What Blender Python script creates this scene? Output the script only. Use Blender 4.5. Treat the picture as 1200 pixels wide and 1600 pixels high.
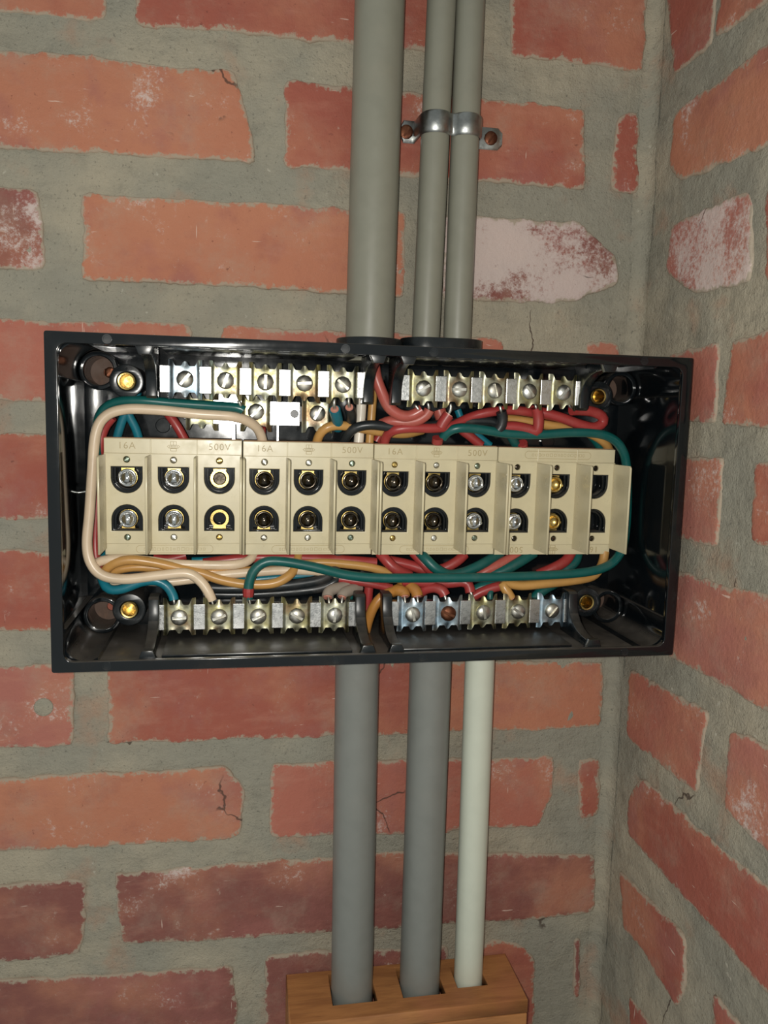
import bpy, bmesh, math, random
from mathutils import Vector, Matrix, noise

# ------------------------------------------------------------------ clear
for o in list(bpy.data.objects):
    bpy.data.objects.remove(o, do_unlink=True)
S = bpy.context.scene
COL = S.collection
PI = math.pi

# ------------------------------------------------------------------ camera
# camera fitted to the brick courses, the right-hand wall and the corner
FPX = 1250.0
YAW, PITCH, ROLL = 0.178845, 0.118592, -0.026467
DW = 0.625                                     # camera to back wall (m)
CAM = Vector((0, -DW, 0))
_f = Vector((math.sin(YAW)*math.cos(PITCH), math.cos(YAW)*math.cos(PITCH), -math.sin(PITCH)))
_r = Vector((math.cos(YAW), -math.sin(YAW), 0))
_d = _f.cross(_r)
RIGHT = math.cos(ROLL)*_r + math.sin(ROLL)*_d
DOWN = -math.sin(ROLL)*_r + math.cos(ROLL)*_d
FWD = _f
cd = bpy.data.cameras.new('camera'); cam = bpy.data.objects.new('camera', cd); COL.objects.link(cam)
m = Matrix((RIGHT, -DOWN, -FWD)).transposed().to_4x4(); m.translation = CAM
cam.matrix_world = m
cd.sensor_fit = 'VERTICAL'; cd.sensor_height = 36.0; cd.lens = FPX/1600*36.0
cd.clip_start = 0.01; cd.clip_end = 50
S.camera = cam

# ------------------------------------------------------------------ light and exposure
S.view_settings.view_transform = 'Standard'
S.view_settings.look = 'None'
S.view_settings.gamma = 1.0
S.view_settings.use_curve_mapping = False
S.view_settings.exposure = 0.08
w = bpy.data.worlds.new('world'); S.world = w; w.use_nodes = True
w.node_tree.nodes['Background'].inputs[0].default_value = (0.94, 1.0, 0.97, 1)
w.node_tree.nodes['Background'].inputs[1].default_value = 0.36
# the phone's own flash, a finger's width left of the lens
fl = bpy.data.lights.new('flash', 'POINT'); fl.energy = 9.4; fl.color = (1.0, 0.97, 0.90)
fl.shadow_soft_size = 0.004
flo = bpy.data.objects.new('flash', fl); COL.objects.link(flo)
flo.location = CAM + Vector((-0.016, 0.0, 0.002))

# ------------------------------------------------------------------ pixel helpers (a pixel gives a direction, the plane the distance)
def ray(px, py):
    return RIGHT*((px-600)/FPX) + DOWN*((py-800)/FPX) + FWD
def W(px, py, y):
    d = ray(px, py); return CAM + d*((y-CAM.y)/d.y)
def WX(px, py, x):
    d = ray(px, py); return CAM + d*((x-CAM.x)/d.x)
def WZ(px, py, z):
    d = ray(px, py); return CAM + d*((z-CAM.z)/d.z)

# ------------------------------------------------------------------ materials
def lin(c):
    return tuple(((v/255)/12.92 if v/255 <= 0.04045 else ((v/255+0.055)/1.055)**2.4) for v in c) + (1,)
class NT:
    def __init__(s, name):
        s.m = bpy.data.materials.new(name); s.m.use_nodes = True
        s.t = s.m.node_tree; s.b = s.t.nodes['Principled BSDF']
    def n(s, typ, **k):
        o = s.t.nodes.new(typ)
        for a, v in k.items():
            if a in o.inputs.keys(): o.inputs[a].default_value = v
            else: setattr(o, a, v)
        return o
    def l(s, a, b): s.t.links.new(a, b)
    def coord(s, rnd=True, stretch=None):
        tc = s.n('ShaderNodeTexCoord')
        out = tc.outputs['Object']
        if rnd:
            oi = s.n('ShaderNodeObjectInfo'); mu = s.n('ShaderNodeMath', operation='MULTIPLY')
            s.l(oi.outputs['Random'], mu.inputs[0]); mu.inputs[1].default_value = 37.0
            ad = s.n('ShaderNodeVectorMath', operation='ADD')
            s.l(out, ad.inputs[0]); s.l(mu.outputs[0], ad.inputs[1]); out = ad.outputs[0]
        if stretch:
            mp = s.n('ShaderNodeMapping'); mp.inputs['Scale'].default_value = stretch
            s.l(out, mp.inputs[0]); out = mp.outputs[0]
        return out
    def noise(s, vec, scale, detail=4, rough=0.55):
        o = s.n('ShaderNodeTexNoise'); o.inputs['Scale'].default_value = scale
        o.inputs['Detail'].default_value = detail; o.inputs['Roughness'].default_value = rough
        s.l(vec, o.inputs['Vector']); return o.outputs['Fac']
    def ramp(s, fac, lo, hi, a=0.0, b=1.0):
        o = s.n('ShaderNodeMapRange'); o.interpolation_type = 'SMOOTHSTEP'
        for i, v in enumerate((lo, hi, a, b)): o.inputs[1+i].default_value = v
        s.l(fac, o.inputs[0]); return o.outputs[0]
    def mix(s, fac, a, b, blend='MIX'):
        o = s.n('ShaderNodeMix', data_type='RGBA', blend_type=blend)
        if isinstance(fac, (int, float)): o.inputs[0].default_value = fac
        else: s.l(fac, o.inputs[0])
        for i, v in ((6, a), (7, b)):
            if isinstance(v, tuple): o.inputs[i].default_value = v
            else: s.l(v, o.inputs[i])
        return o.outputs[2]
    def math(s, op, a, b):
        o = s.n('ShaderNodeMath', operation=op)
        for i, v in ((0, a), (1, b)):
            if isinstance(v, (int, float)): o.inputs[i].default_value = v
            else: s.l(v, o.inputs[i])
        return o.outputs[0]
    def flecks(s, a, v):
        o = s.n('ShaderNodeTexVoronoi'); o.inputs['Scale'].default_value = 13; s.l(v, o.inputs['Vector'])
        sp = s.n('ShaderNodeSeparateColor'); s.l(o.outputs['Color'], sp.inputs[0])
        near = s.ramp(s.math('ADD', o.outputs['Distance'], s.math('MULTIPLY', s.noise(v, 500, 3), .03)), .030, .036, 1, 0)
        pick = s.ramp(sp.outputs[0], .86, .87)
        return s.mix(s.math('MULTIPLY', near, pick), a, lin((226, 224, 214)))
    def cracks(s, a, v, mask):
        o = s.n('ShaderNodeTexVoronoi'); o.feature = 'DISTANCE_TO_EDGE'; o.inputs['Scale'].default_value = 7
        nz = s.n('ShaderNodeTexNoise'); nz.inputs['Scale'].default_value = 30; nz.inputs['Detail'].default_value = 4; s.l(v, nz.inputs['Vector'])
        sc = s.n('ShaderNodeVectorMath', operation='MULTIPLY_ADD'); s.l(nz.outputs['Color'], sc.inputs[0]); sc.inputs[1].default_value = (.03, .03, .03); s.l(v, sc.inputs[2])
        s.l(sc.outputs[0], o.inputs['Vector'])
        near = s.ramp(o.outputs['Distance'], .002, .006, 1, 0)
        return s.mix(s.math('MULTIPLY', near, s.ramp(s.noise(v, 8, 2), mask, mask+.03, 0, .8)), a, lin((70, 54, 46)))
    def bump(s, h, strength, dist):
        o = s.n('ShaderNodeBump'); o.inputs['Strength'].default_value = strength
        o.inputs['Distance'].default_value = dist; s.l(h, o.inputs['Height'])
        s.l(o.outputs[0], s.b.inputs['Normal'])
    def fin(s, col=None, rough=None, metal=None, spec=None):
        for k, v in (('Base Color', col), ('Roughness', rough), ('Metallic', metal), ('Specular IOR Level', spec)):
            if v is None: continue
            if isinstance(v, (int, float, tuple)): s.b.inputs[k].default_value = v
            else: s.l(v, s.b.inputs[k])
        return s.m

def mat_mortar():
    k = NT('mortar'); v = k.coord(False); st = k.coord(False, (18, 18, 46))
    a = k.mix(k.ramp(k.noise(v, 9, 5), .38, .66), lin((152, 148, 134)), lin((174, 164, 144)))
    a = k.mix(k.ramp(k.noise(st, 1.5, 6, .65), .45, .72, 0, .35), a, lin((128, 124, 112)))
    a = k.mix(k.ramp(k.noise(v, 42, 6, .7), .52, .75, 0, .45), a, lin((118, 116, 104)))
    a = k.mix(k.ramp(k.noise(v, 14, 5, .6), .56, .72, 0, .5), a, lin((178, 132, 106)))
    a = k.mix(k.ramp(k.noise(v, 420, 3), .60, .72, 0, .5), a, lin((92, 90, 82)))
    a = k.mix(k.ramp(k.noise(v, 120, 4, .6), .66, .74, 0, .6), a, lin((196, 190, 174)))
    a = k.flecks(a, v); a = k.cracks(a, v, .60)
    h = k.math('ADD', k.noise(v, 620, 5, .7), k.math('MULTIPLY', k.noise(v, 110, 5, .65), 2.0))
    h = k.math('ADD', h, k.math('MULTIPLY', k.noise(st, 1.6, 6, .6), 2.0))
    k.bump(h, .8, .0018)
    return k.fin(a, .93, 0, .2)
def mat_brick():
    k = NT('brick'); v = k.coord(True)
    oi = k.n('ShaderNodeObjectInfo'); base = oi.outputs['Color']; wh = oi.outputs['Alpha']
    n1 = k.noise(v, 11, 4, .55); n2 = k.noise(v, 34, 6, .65); n3 = k.noise(v, 300, 5, .7)
    a = k.mix(k.ramp(n1, .42, .66, 0, .65), base, lin((182, 122, 94)))
    a = k.mix(k.ramp(k.noise(v, 16, 5, .6), .50, .68, 0, .6), a, lin((152, 92, 86)))
    a = k.mix(k.ramp(n2, .50, .76, 0, .45), a, lin((142, 82, 72)))
    vs = k.coord(True, (16, 16, 60))
    a = k.mix(k.ramp(k.noise(vs, 1.7, 6, .65), .50, .76, 0, .28), a, lin((188, 130, 110)))
    a = k.mix(k.ramp(k.noise(v, 24, 6, .72), .46, .80, .06, .42), a, lin((166, 148, 130)))      # mortar dust
    a = k.mix(k.ramp(k.noise(v, 95, 6, .75), .63, .76, 0, .5), a, lin((198, 180, 166)))      # lime bloom
    f = k.ramp(k.math('ADD', k.math('ADD', k.noise(v, 330, 6, .8), k.math('MULTIPLY', k.noise(v, 22, 4, .6), 1.3)), k.math('MULTIPLY', wh, .32)), 1.36, 1.62, 0, .75)
    a = k.mix(f, a, lin((204, 192, 186)))
    a = k.mix(k.ramp(k.noise(v, 230, 4, .65), .66, .74, 0, .6), a, lin((104, 60, 52)))        # pits
    for sx, lo in (((120, 120, 900), .72), ((700, 700, 60), .74)):
        sc = k.coord(True, sx)
        a = k.mix(k.ramp(k.noise(sc, .35, 3, .5), lo, lo+.03, 0, .65), a, lin((214, 190, 176)))   # scratches
    at = k.n('ShaderNodeAttribute', attribute_name='edge')
    e = k.math('ADD', at.outputs['Fac'], k.math('MULTIPLY', k.math('SUBTRACT', k.noise(v, 120, 6, .75), .5), 2.0))
    a = k.mix(k.ramp(e, .60, .86, 0, .9), a, lin((160, 148, 130)))                           # mortar smears
    a = k.flecks(a, v); a = k.cracks(a, v, .62)
    h = k.math('ADD', n3, k.math('MULTIPLY', n2, 2.4))
    k.bump(h, .55, .0014)
    return k.fin(a, .84, 0, .3)
def mat_plain(name, col, rough, spec=.5, metal=0, dust=0, dcol=(150, 130, 112), dscale=40, bump=0, var=.08, settle=0):
    k = NT(name); v = k.coord(False)
    c = lin(col); d = tuple(x*(1-var*2) for x in c[:3]) + (1,)
    a = k.mix(k.ramp(k.noise(v, 60, 4), .4, .7), c, d)
    if dust:
        a = k.mix(k.ramp(k.noise(v, dscale, 6, .7), .5, .78, 0, dust), a, lin(dcol))
    r = k.ramp(k.noise(v, 90, 4), .3, .8, max(.02, rough*.8), min(1, rough*1.25))
    if settle:
        g = k.n('ShaderNodeNewGeometry'); sp = k.n('ShaderNodeSeparateXYZ'); k.l(g.outputs['True Normal'], sp.inputs[0])
        f = k.math('MULTIPLY', k.ramp(sp.outputs['Z'], .35, .9), k.ramp(k.noise(v, 55, 5, .7), .25, .65, settle*.55, settle))
        a = k.mix(f, a, lin((112, 104, 95))); r = k.math('ADD', r, k.math('MULTIPLY', f, .8))
    if bump: k.bump(k.noise(v, 500, 4), bump, .0006)
    return k.fin(a, r, metal, spec)
def mat_metal(name, cols, rough, scale=70, bump=.12):
    k = NT(name); v = k.coord(True)
    a = k.mix(k.ramp(k.noise(v, scale, 5, .6), .35, .65), lin(cols[0]), lin(cols[1]))
    if len(cols) > 2: a = k.mix(k.ramp(k.noise(v, scale*.7, 4), .52, .70, 0, .8), a, lin(cols[2]))
    r = k.ramp(k.noise(v, scale*3, 5, .7), .3, .75, rough*.8, rough*1.35)
    k.bump(k.noise(v, 900, 4), bump, .0004)
    return k.fin(a, r, 1.0)
def mat_wood():
    k = NT('wood'); v = k.coord(False, (9, 60, 60))
    a = k.mix(k.ramp(k.noise(v, 2.2, 6, .6), .35, .68), lin((172, 118, 70)), lin((148, 98, 58)))
    a = k.mix(k.ramp(k.noise(k.coord(False, (14, 130, 130)), 2.5, 5, .6), .55, .75, 0, .5), a, lin((118, 80, 52)))
    a = k.mix(k.ramp(k.noise(k.coord(False), 18, 3), .5, .75, 0, .35), a, lin((182, 112, 84)))
    k.bump(k.noise(v, 8, 5), .25, .0008)
    return k.fin(a, .62, 0, .35)
M = {}
M['mortar'] = mat_mortar(); M['brick'] = mat_brick(); M['wood'] = mat_wood()
M['black'] = mat_plain('black_plastic', (12, 16, 19), .11, .55, dust=.08, dcol=(96, 84, 74), dscale=30, settle=.45)
M['blackmatt'] = mat_plain('black_plastic_worn', (16, 21, 24), .30, .5, dust=.16, dcol=(100, 92, 84), dscale=55, settle=.24)
M['dustblack'] = mat_plain('dusty_brown_plastic', (88, 70, 60), .7, .3, dust=.5, dcol=(128, 98, 82), dscale=60)
M['cream'] = mat_plain('cream_bakelite', (202, 191, 158), .33, .5, var=.03, dust=.10, dcol=(170, 140, 106), dscale=22)
M['creamdust'] = mat_plain('cream_bakelite_dusty', (168, 134, 104), .8, .3, dust=.6, dcol=(142, 100, 76), dscale=160)
M['mark'] = mat_plain('cream_relief_shade', (170, 154, 116), .5, .3, var=.05)  # moulded in the same cream; darker colour stands in for relief shading
M['pvc'] = mat_plain('grey_conduit', (128, 127, 114), .42, .45, var=.03, dust=.18, dcol=(158, 140, 120), dscale=12)
M['pvc2'] = mat_plain('blue_grey_conduit', (122, 124, 119), .42, .45, var=.03, dust=.12, dcol=(156, 142, 128), dscale=12)
M['pvcw'] = mat_plain('white_conduit', (198, 202, 186), .36, .5, var=.02, dust=.08, dcol=(190, 178, 140), dscale=12)
M['zinc'] = mat_metal('zinc_plate', ((172, 172, 154), (152, 146, 106), (122, 94, 70)), .42)
M['zincblue'] = mat_metal('zinc_plate_blue', ((178, 188, 194), (144, 168, 184), (140, 130, 108)), .42)
M['nickel'] = mat_metal('nickel_block', ((214, 214, 212), (196, 196, 194)), .30, 120, .25)
M['steel'] = mat_metal('steel_screw', ((206, 206, 200), (176, 172, 160)), .44)
M['chrome'] = mat_metal('bright_nickel', ((222, 222, 220), (190, 190, 190)), .13, 90, .03)
M['darkmetal'] = mat_metal('dark_tarnished_nickel', ((96, 88, 76), (64, 58, 52)), .16, 90, .03)
M['brass'] = mat_metal('brass', ((206, 180, 112), (170, 144, 86)), .30)
M['rust'] = mat_metal('rusty_screw', ((132, 88, 66), (100, 62, 48)), .5)
M['galv'] = mat_metal('galvanised_strap', ((172, 174, 172), (142, 144, 142)), .36)
M['greenscrew'] = mat_metal('green_tinted_screw', ((168, 184, 170), (140, 150, 132)), .28)
def wiremat(n, c, dust=.0, dc=(150, 118, 100)):
    M[n] = mat_plain('wire_'+n, c, .36, .45, var=.06, dust=dust, dcol=dc, dscale=45)
wiremat('w_cream', (214, 192, 164), .12, (160, 132, 110)); wiremat('w_green', (16, 84, 80), .10)
wiremat('w_teal', (22, 108, 124), .06); wiremat('w_red', (154, 54, 52), .34, (164, 100, 86))
wiremat('w_salmon', (170, 84, 74), .5, (186, 128, 108)); wiremat('w_mustard', (186, 140, 78), .18)
wiremat('w_black', (34, 38, 40), .22, (110, 98, 88)); wiremat('w_white', (226, 216, 200), .05)
wiremat('w_orange', (178, 122, 58), .2); wiremat('w_core', (206, 140, 122), .1); wiremat('w_grey', (150, 138, 126), .2)

# ------------------------------------------------------------------ object helpers
def link(name, me, mat, parent=None, smooth=False):
    o = bpy.data.objects.new(name, me); COL.objects.link(o)
    if mat: me.materials.clear(); me.materials.append(M[mat])
    if smooth:
        for p in me.polygons: p.use_smooth = True
    if parent: o.parent = parent
    return o
def tag(o, label, cat, group=None, kind=None):
    o['label'] = label
    if cat: o['category'] = cat
    if group: o['group'] = group
    if kind: o['kind'] = kind
    return o
def empty(name, loc=(0, 0, 0)):
    o = bpy.data.objects.new(name, None); COL.objects.link(o); o.location = loc; o.empty_display_size = .01
    return o
def mesh(verts, faces, name='m'):
    me = bpy.data.meshes.new(name); me.from_pydata([tuple(v) for v in verts], [], faces); me.update()
    return me
def recentre(o):
    """put the object's origin at the middle of its mesh (world placed vertices)"""
    me = o.data; c = sum((v.co for v in me.vertices), Vector())/len(me.vertices)
    me.transform(Matrix.Translation(-c)); o.location = c
    return o
def join(*mes):
    bm = bmesh.new()
    for me in mes: bm.from_mesh(me)
    out = bpy.data.meshes.new('j'); bm.to_mesh(out); bm.free()
    for me in mes: bpy.data.meshes.remove(me)
    return out
MAPS = {'y': Matrix(((1, 0, 0, 0), (0, 0, -1, 0), (0, 1, 0, 0), (0, 0, 0, 1))),      # outline in x,z; thickness along y
        'x': Matrix(((0, 0, 1, 0), (1, 0, 0, 0), (0, 1, 0, 0), (0, 0, 0, 1))),       # outline in y,z; thickness along x
        'z': Matrix.Identity(4)}                                                     # outline in x,y; thickness along z
def plate(outer, holes, a, b, axis='y', bevel=0.0, res=1):
    """flat outline with holes, thick from a to b along axis, edges eased by bevel"""
    c = bpy.data.curves.new('p', 'CURVE'); c.dimensions = '2D'; c.fill_mode = 'BOTH'
    t = (b-a)/2; c.extrude = abs(t)-bevel; c.bevel_depth = bevel; c.offset = -bevel; c.bevel_resolution = res
    for loop in [outer]+list(holes):
        sp = c.splines.new('POLY'); sp.points.add(len(loop)-1)
        for p, q in zip(sp.points, loop): p.co = (q[0], q[1], 0, 1)
        sp.use_cyclic_u = True
    o = bpy.data.objects.new('p', c); me = bpy.data.meshes.new_from_object(o)
    bpy.data.objects.remove(o); bpy.data.curves.remove(c)
    mid = (a+b)/2
    off = {'y': (0, mid, 0), 'x': (mid, 0, 0), 'z': (0, 0, mid)}[axis]
    me.transform(Matrix.Translation(off) @ MAPS[axis]); me.update()
    bm = bmesh.new(); bm.from_mesh(me); bmesh.ops.remove_doubles(bm, verts=bm.verts, dist=1e-6)
    bmesh.ops.recalc_face_normals(bm, faces=bm.faces); bm.to_mesh(me); bm.free()
    return me
def rect(x0, x1, z0, z1, r=0, n=4):
    if r <= 0: return [(x0, z0), (x1, z0), (x1, z1), (x0, z1)]
    pts = []
    for cx, cz, a0 in ((x1-r, z0+r, -PI/2), (x1-r, z1-r, 0), (x0+r, z1-r, PI/2), (x0+r, z0+r, PI)):
        for i in range(n+1):
            a = a0+PI/2*i/n; pts.append((cx+r*math.cos(a), cz+r*math.sin(a)))
    return pts
def circ(cx, cz, r, n=24):
    return [(cx+r*math.cos(2*PI*i/n), cz+r*math.sin(2*PI*i/n)) for i in range(n)]
def box(x0, x1, y0, y1, z0, z1, bev=.0004):
    bm = bmesh.new(); bmesh.ops.create_cube(bm, size=1)
    for v in bm.verts: v.co = Vector(((x0+x1)/2+v.co.x*(x1-x0), (y0+y1)/2+v.co.y*(y1-y0), (z0+z1)/2+v.co.z*(z1-z0)))
    if bev: bmesh.ops.bevel(bm, geom=bm.edges[:], offset=bev, segments=2, affect='EDGES', profile=.5)
    me = bpy.data.meshes.new('b'); bm.to_mesh(me); bm.free(); return me
def lathe(prof, c, axis='y', n=28):
    """profile of (radius, t) turned round an axis through c; t runs toward -y (to the viewer), or along z"""
    V, F = [], []
    for r, t in prof:
        for i in range(n):
            a = 2*PI*i/n
            if axis == 'y': V.append((c[0]+r*math.cos(a), c[1]-t, c[2]+r*math.sin(a)))
            else: V.append((c[0]+r*math.cos(a), c[1]+r*math.sin(a), c[2]+t))
    for j in range(len(prof)-1):
        for i in range(n):
            F.append((j*n+i, j*n+(i+1) % n, (j+1)*n+(i+1) % n, (j+1)*n+i))
    F.append(tuple(range(n))[::-1]); F.append(tuple((len(prof)-1)*n+i for i in range(n)))
    me = mesh(V, F); bm = bmesh.new(); bm.from_mesh(me); bmesh.ops.remove_doubles(bm, verts=bm.verts, dist=1e-7)
    bmesh.ops.recalc_face_normals(bm, faces=bm.faces); bm.to_mesh(me); bm.free(); return me
def catmull(P, step=.0025):
    P = [Vector(p) for p in P]
    if len(P) == 2: return P
    Q = [P[0]*2-P[1]]+P+[P[-1]*2-P[-2]]; out = []
    for i in range(1, len(Q)-2):
        p0, p1, p2, p3 = Q[i-1:i+3]; n = max(2, int((p2-p1).length/step))
        for j in range(n):
            t = j/n
            out.append(.5*((2*p1)+(p2-p0)*t+(2*p0-5*p1+4*p2-p3)*t*t+(3*p1-p0-3*p2+p3)*t**3))
    out.append(P[-1]); return out
def tube(P, r, n=12, hollow=None):
    V, F = [], []; t0 = (P[1]-P[0]).normalized(); up = Vector((0, 1, 0)) if abs(t0.y) < .9 else Vector((1, 0, 0))
    u = t0.cross(up).normalized()
    for i, p in enumerate(P):
        t = ((P[min(i+1, len(P)-1)]-P[max(i-1, 0)])).normalized()
        u = (u-t*u.dot(t)).normalized(); v = t.cross(u)
        rr = r[i] if isinstance(r, (list, tuple)) else r
        for k in range(n):
            a = 2*PI*k/n; V.append(p+u*(rr*math.cos(a))+v*(rr*math.sin(a)))
    for j in range(len(P)-1):
        for k in range(n): F.append((j*n+k, j*n+(k+1) % n, (j+1)*n+(k+1) % n, (j+1)*n+k))
    F.append(tuple(range(n))[::-1]); F.append(tuple((len(P)-1)*n+k for k in range(n)))
    return mesh(V, F)
def autosmooth(o, ang=35):
    me = o.data
    for p in me.polygons: p.use_smooth = True
    bm = bmesh.new(); bm.from_mesh(me)
    for e in bm.edges:
        if len(e.link_faces) == 2 and e.calc_face_angle(0) > math.radians(ang): e.smooth = False
    bm.to_mesh(me); bm.free(); return o

# ------------------------------------------------------------------ walls
XC = 0.515*DW                                   # inner corner of the two walls
rng = random.Random(5)
def rough_grid(fn, nu, nv, amp):
    V, F = [], []
    for j in range(nv+1):
        for i in range(nu+1):
            p, nrm = fn(i/nu, j/nv)
            q = Vector(p)
            h = noise.fractal(q*38, 1, 2, 4)*amp + noise.noise(q*9)*amp*.6
            V.append(q+Vector(nrm)*h)
    for j in range(nv):
        for i in range(nu): a = j*(nu+1)+i; F.append((a, a+1, a+nu+2, a+nu+1))
    return mesh(V, F)
wb = link('wall_back', rough_grid(lambda u, v: ((-.56+u*(XC+.56), 0, -.72+v*1.26), (0, -1, 0)), 240, 320, .0014), 'mortar', smooth=True)
tag(wb, 'red brick wall with wide grey mortar joints behind the open box', None, kind='structure')
wr = link('wall_right', rough_grid(lambda u, v: ((XC, -.48*u, -.95+v*1.70), (-1, 0, 0)), 120, 420, .0014), 'mortar', smooth=True)
tag(wr, 'red brick return wall on the right, running toward the viewer', None, kind='structure')

def brick(poly, wall, col, white=.1, proud=.0017):
    """poly: wall-plane corners (2D, metres), rough edged slab standing slightly proud of the mortar"""
    seed = rng.random()*90
    P = [Vector(p) for p in poly]; n = len(P)
    A = sum(P[i].x*P[(i+1) % n].y-P[(i+1) % n].x*P[i].y for i in range(n))
    if A < 0: P.reverse()
    rad = .0055; out = []
    for i in range(n):                                    # rounded corners, then resampled
        p, a, b = P[i], P[i-1], P[(i+1) % n]
        ra = min(rad, (a-p).length*.4); rb = min(rad, (b-p).length*.4)
        s, e = p+(a-p).normalized()*ra, p+(b-p).normalized()*rb
        out += [s, (s+2*p+e)/4, e]
    L = []
    for i in range(len(out)):
        a, b = out[i], out[(i+1) % len(out)]; k = max(1, int((b-a).length/.0019))
        L += [a+(b-a)*(j/k) for j in range(k)]
    cen = sum(L, Vector((0, 0)))/len(L)
    N = len(L); ring = []
    for i in range(N):
        t = (L[(i+1) % N]-L[i-1]).normalized(); nn = Vector((t.y, -t.x))
        q = Vector((L[i].x, L[i].y, seed))
        j = noise.fractal(q*70, 1, 2, 5)*.0017+noise.noise(q*17)*.0017+noise.noise(q*330)*.0006
        ring.append((L[i]+nn*j, nn))
    xx = sum((p.x-cen.x)**2 for p, _ in ring); yy2 = sum((p.y-cen.y)**2 for p, _ in ring); xy = sum((p.x-cen.x)*(p.y-cen.y) for p, _ in ring)
    th = .5*math.atan2(2*xy, xx-yy2); ax = Vector((math.cos(th), math.sin(th))); ay = Vector((-ax.y, ax.x))
    hl = max(abs((p-cen).dot(ax)) for p, _ in ring); hw_ = max(abs((p-cen).dot(ay)) for p, _ in ring)
    ml = max(0, hl-hw_*1.05)
    def med(p): return cen+ax*max(-ml, min(ml, (p-cen).dot(ax)))
    def inset(p, d):
        q = med(p); L_ = (p-q).length; return p+(q-p)*min(.9, d/max(L_, 1e-6))
    V, F, E = [], [], []
    def hgt(p, base):
        q = Vector((p.x, p.y, seed)); return base+noise.noise(q*28)*.0006+noise.fractal(q*120, 1, 2, 3)*.00022
    prof = [(0, -.006, 1.0), (0, -.0002, 1.0), (.0004, proud*.70, .95), (.0014, proud*.97, .78), (.0050, proud, .45), (.0095, proud, .16)]
    for ins, h, ed in prof:
        for p, nn in ring:
            q = inset(p, ins)
            V.append((q.x, q.y, hgt(q, h) if h > 0 else h)); E.append(ed)
    for s in (.62, .30, .0):
        for p, nn in ring:
            q0 = inset(p, .0095); q = med(p)+(q0-med(p))*s; V.append((q.x, q.y, hgt(q, proud))); E.append(0.0)
    R = len(prof)+3
    for j in range(R-1):
        for i in range(N): F.append((j*N+i, j*N+(i+1) % N, (j+1)*N+(i+1) % N, (j+1)*N+i))
    if wall is wb: VV = [(x, -h, z) for x, z, h in V]
    else: VV = [(XC-h, -yy, z) for yy, z, h in V]
    me = mesh(VV, F)
    at = me.attributes.new('edge', 'FLOAT', 'POINT')
    for i, v in enumerate(E): at.data[i].value = v
    bm = bmesh.new(); bm.from_mesh(me); bmesh.ops.recalc_face_normals(bm, faces=bm.faces)
    if sum((f.normal.y if wall is wb else f.normal.x)*f.calc_area() for f in bm.faces) > 0: bmesh.ops.reverse_faces(bm, faces=bm.faces)
    bm.to_mesh(me); bm.free()
    o = link('brick', me, 'brick', wall, True); recentre(o)
    c = lin(col); o.color = (c[0], c[1], c[2], white)
    return o
def child0(name, me, mat, parent): return recentre(link(name, me, mat, parent, True))
ORG, RED, PNK, DRK, SAL = (176, 112, 86), (153, 80, 66), (164, 100, 89), (124, 72, 66), (168, 98, 82)
def bb(pts, col, white=.1, **k):
    P = [W(x, y, 0) for x, y in pts]; Q = [(p.x, p.z) for p in P]
    edge = [i for i, q in enumerate(pts) if q[0] == -70]
    if edge:                                   # runs out of the frame: give it a whole brick's length, and go on to the left
        xr = max(q[0] for q in Q); zt = max(Q[i][1] for i in edge); zb_ = min(Q[i][1] for i in edge)
        x0 = min(xr-.212, W(-40, 800, 0).x-.01) if xr-.212 > -.36 else xr-.212
        Q = [(x0, q[1]) if i in edge else q for i, q in enumerate(Q)]
        x1 = x0-.020
        while x1 > -.56+.02:
            brick([(max(x1-.212, -.56+.005), zb_), (x1, zb_), (x1, zt), (max(x1-.212, -.56+.005), zt)], wb, rng.choice((RED, SAL, PNK)), .1); x1 -= .232
    return brick(Q, wb, col, white, **k)
def br(pts, col, white=.1, **k): return brick([(-WX(x, y, XC).y, WX(x, y, XC).z) for x, y in pts], wr, col, white, **k)
# back wall, course by course from the top
bb([(-70, -95), (166, -78), (166, 36), (-70, 18)], RED)
bb([(213, -75), (735, -40), (735, 86), (213, 40)], RED)
bb([(797, -35), (1010, -20), (1004, 112), (797, 88)], RED, .15)
bb([(-70, 70), (368, 112), (401, 255), (-70, 228)], ORG, .35)
bb([(448, 126), (915, 170), (914, 297), (443, 262)], RED)
bb([(962, 180), (998, 172), (995, 304), (953, 298)], RED, .3)
bb([(-70, 280), (62, 298), (71, 424), (-70, 418)], DRK, .75)
bb([(127, 302), (634, 330), (632, 465), (127, 438)], ORG, .2)
bb([(690, 334), (905, 345), (964, 405), (966, 445), (895, 474), (690, 470)], DRK, 1.25)
bb([(-70, 496), (300, 506), (300, 640), (-70, 622)], SAL)
bb([(345, 508), (786, 530), (786, 652), (345, 642)], SAL)
bb([(915, 534), (968, 536), (964, 655), (912, 652)], SAL, .3)
bb([(-70, 672), (180, 680), (180, 815), (-70, 808)], RED)
bb([(225, 682), (665, 690), (665, 826), (225, 816)], RED)
bb([(710, 692), (955, 696), (950, 830), (710, 828)], RED)
bb([(-70, 857), (335, 864), (335, 990), (-70, 984)], RED)
bb([(380, 865), (810, 868), (806, 992), (380, 990)], RED)
bb([(855, 868), (948, 868), (944, 992), (850, 992)], RED)
bb([(-70, 1040), (118, 1038), (113, 1164), (-70, 1170)], PNK, .35)
bb([(167, 1035), (662, 1032), (658, 1146), (169, 1162)], RED, .15)
bb([(690, 1032), (944, 1032), (938, 1135), (690, 1144)], ORG)
bb([(-70, 1220), (352, 1196), (382, 1228), (382, 1300), (366, 1311), (-70, 1334)], ORG, .15)
bb([(423, 1190), (866, 1180), (862, 1240), (840, 1292), (421, 1310)], SAL, .25)
bb([(903, 1185), (937, 1183), (935, 1274), (906, 1281)], RED, .2)
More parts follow.
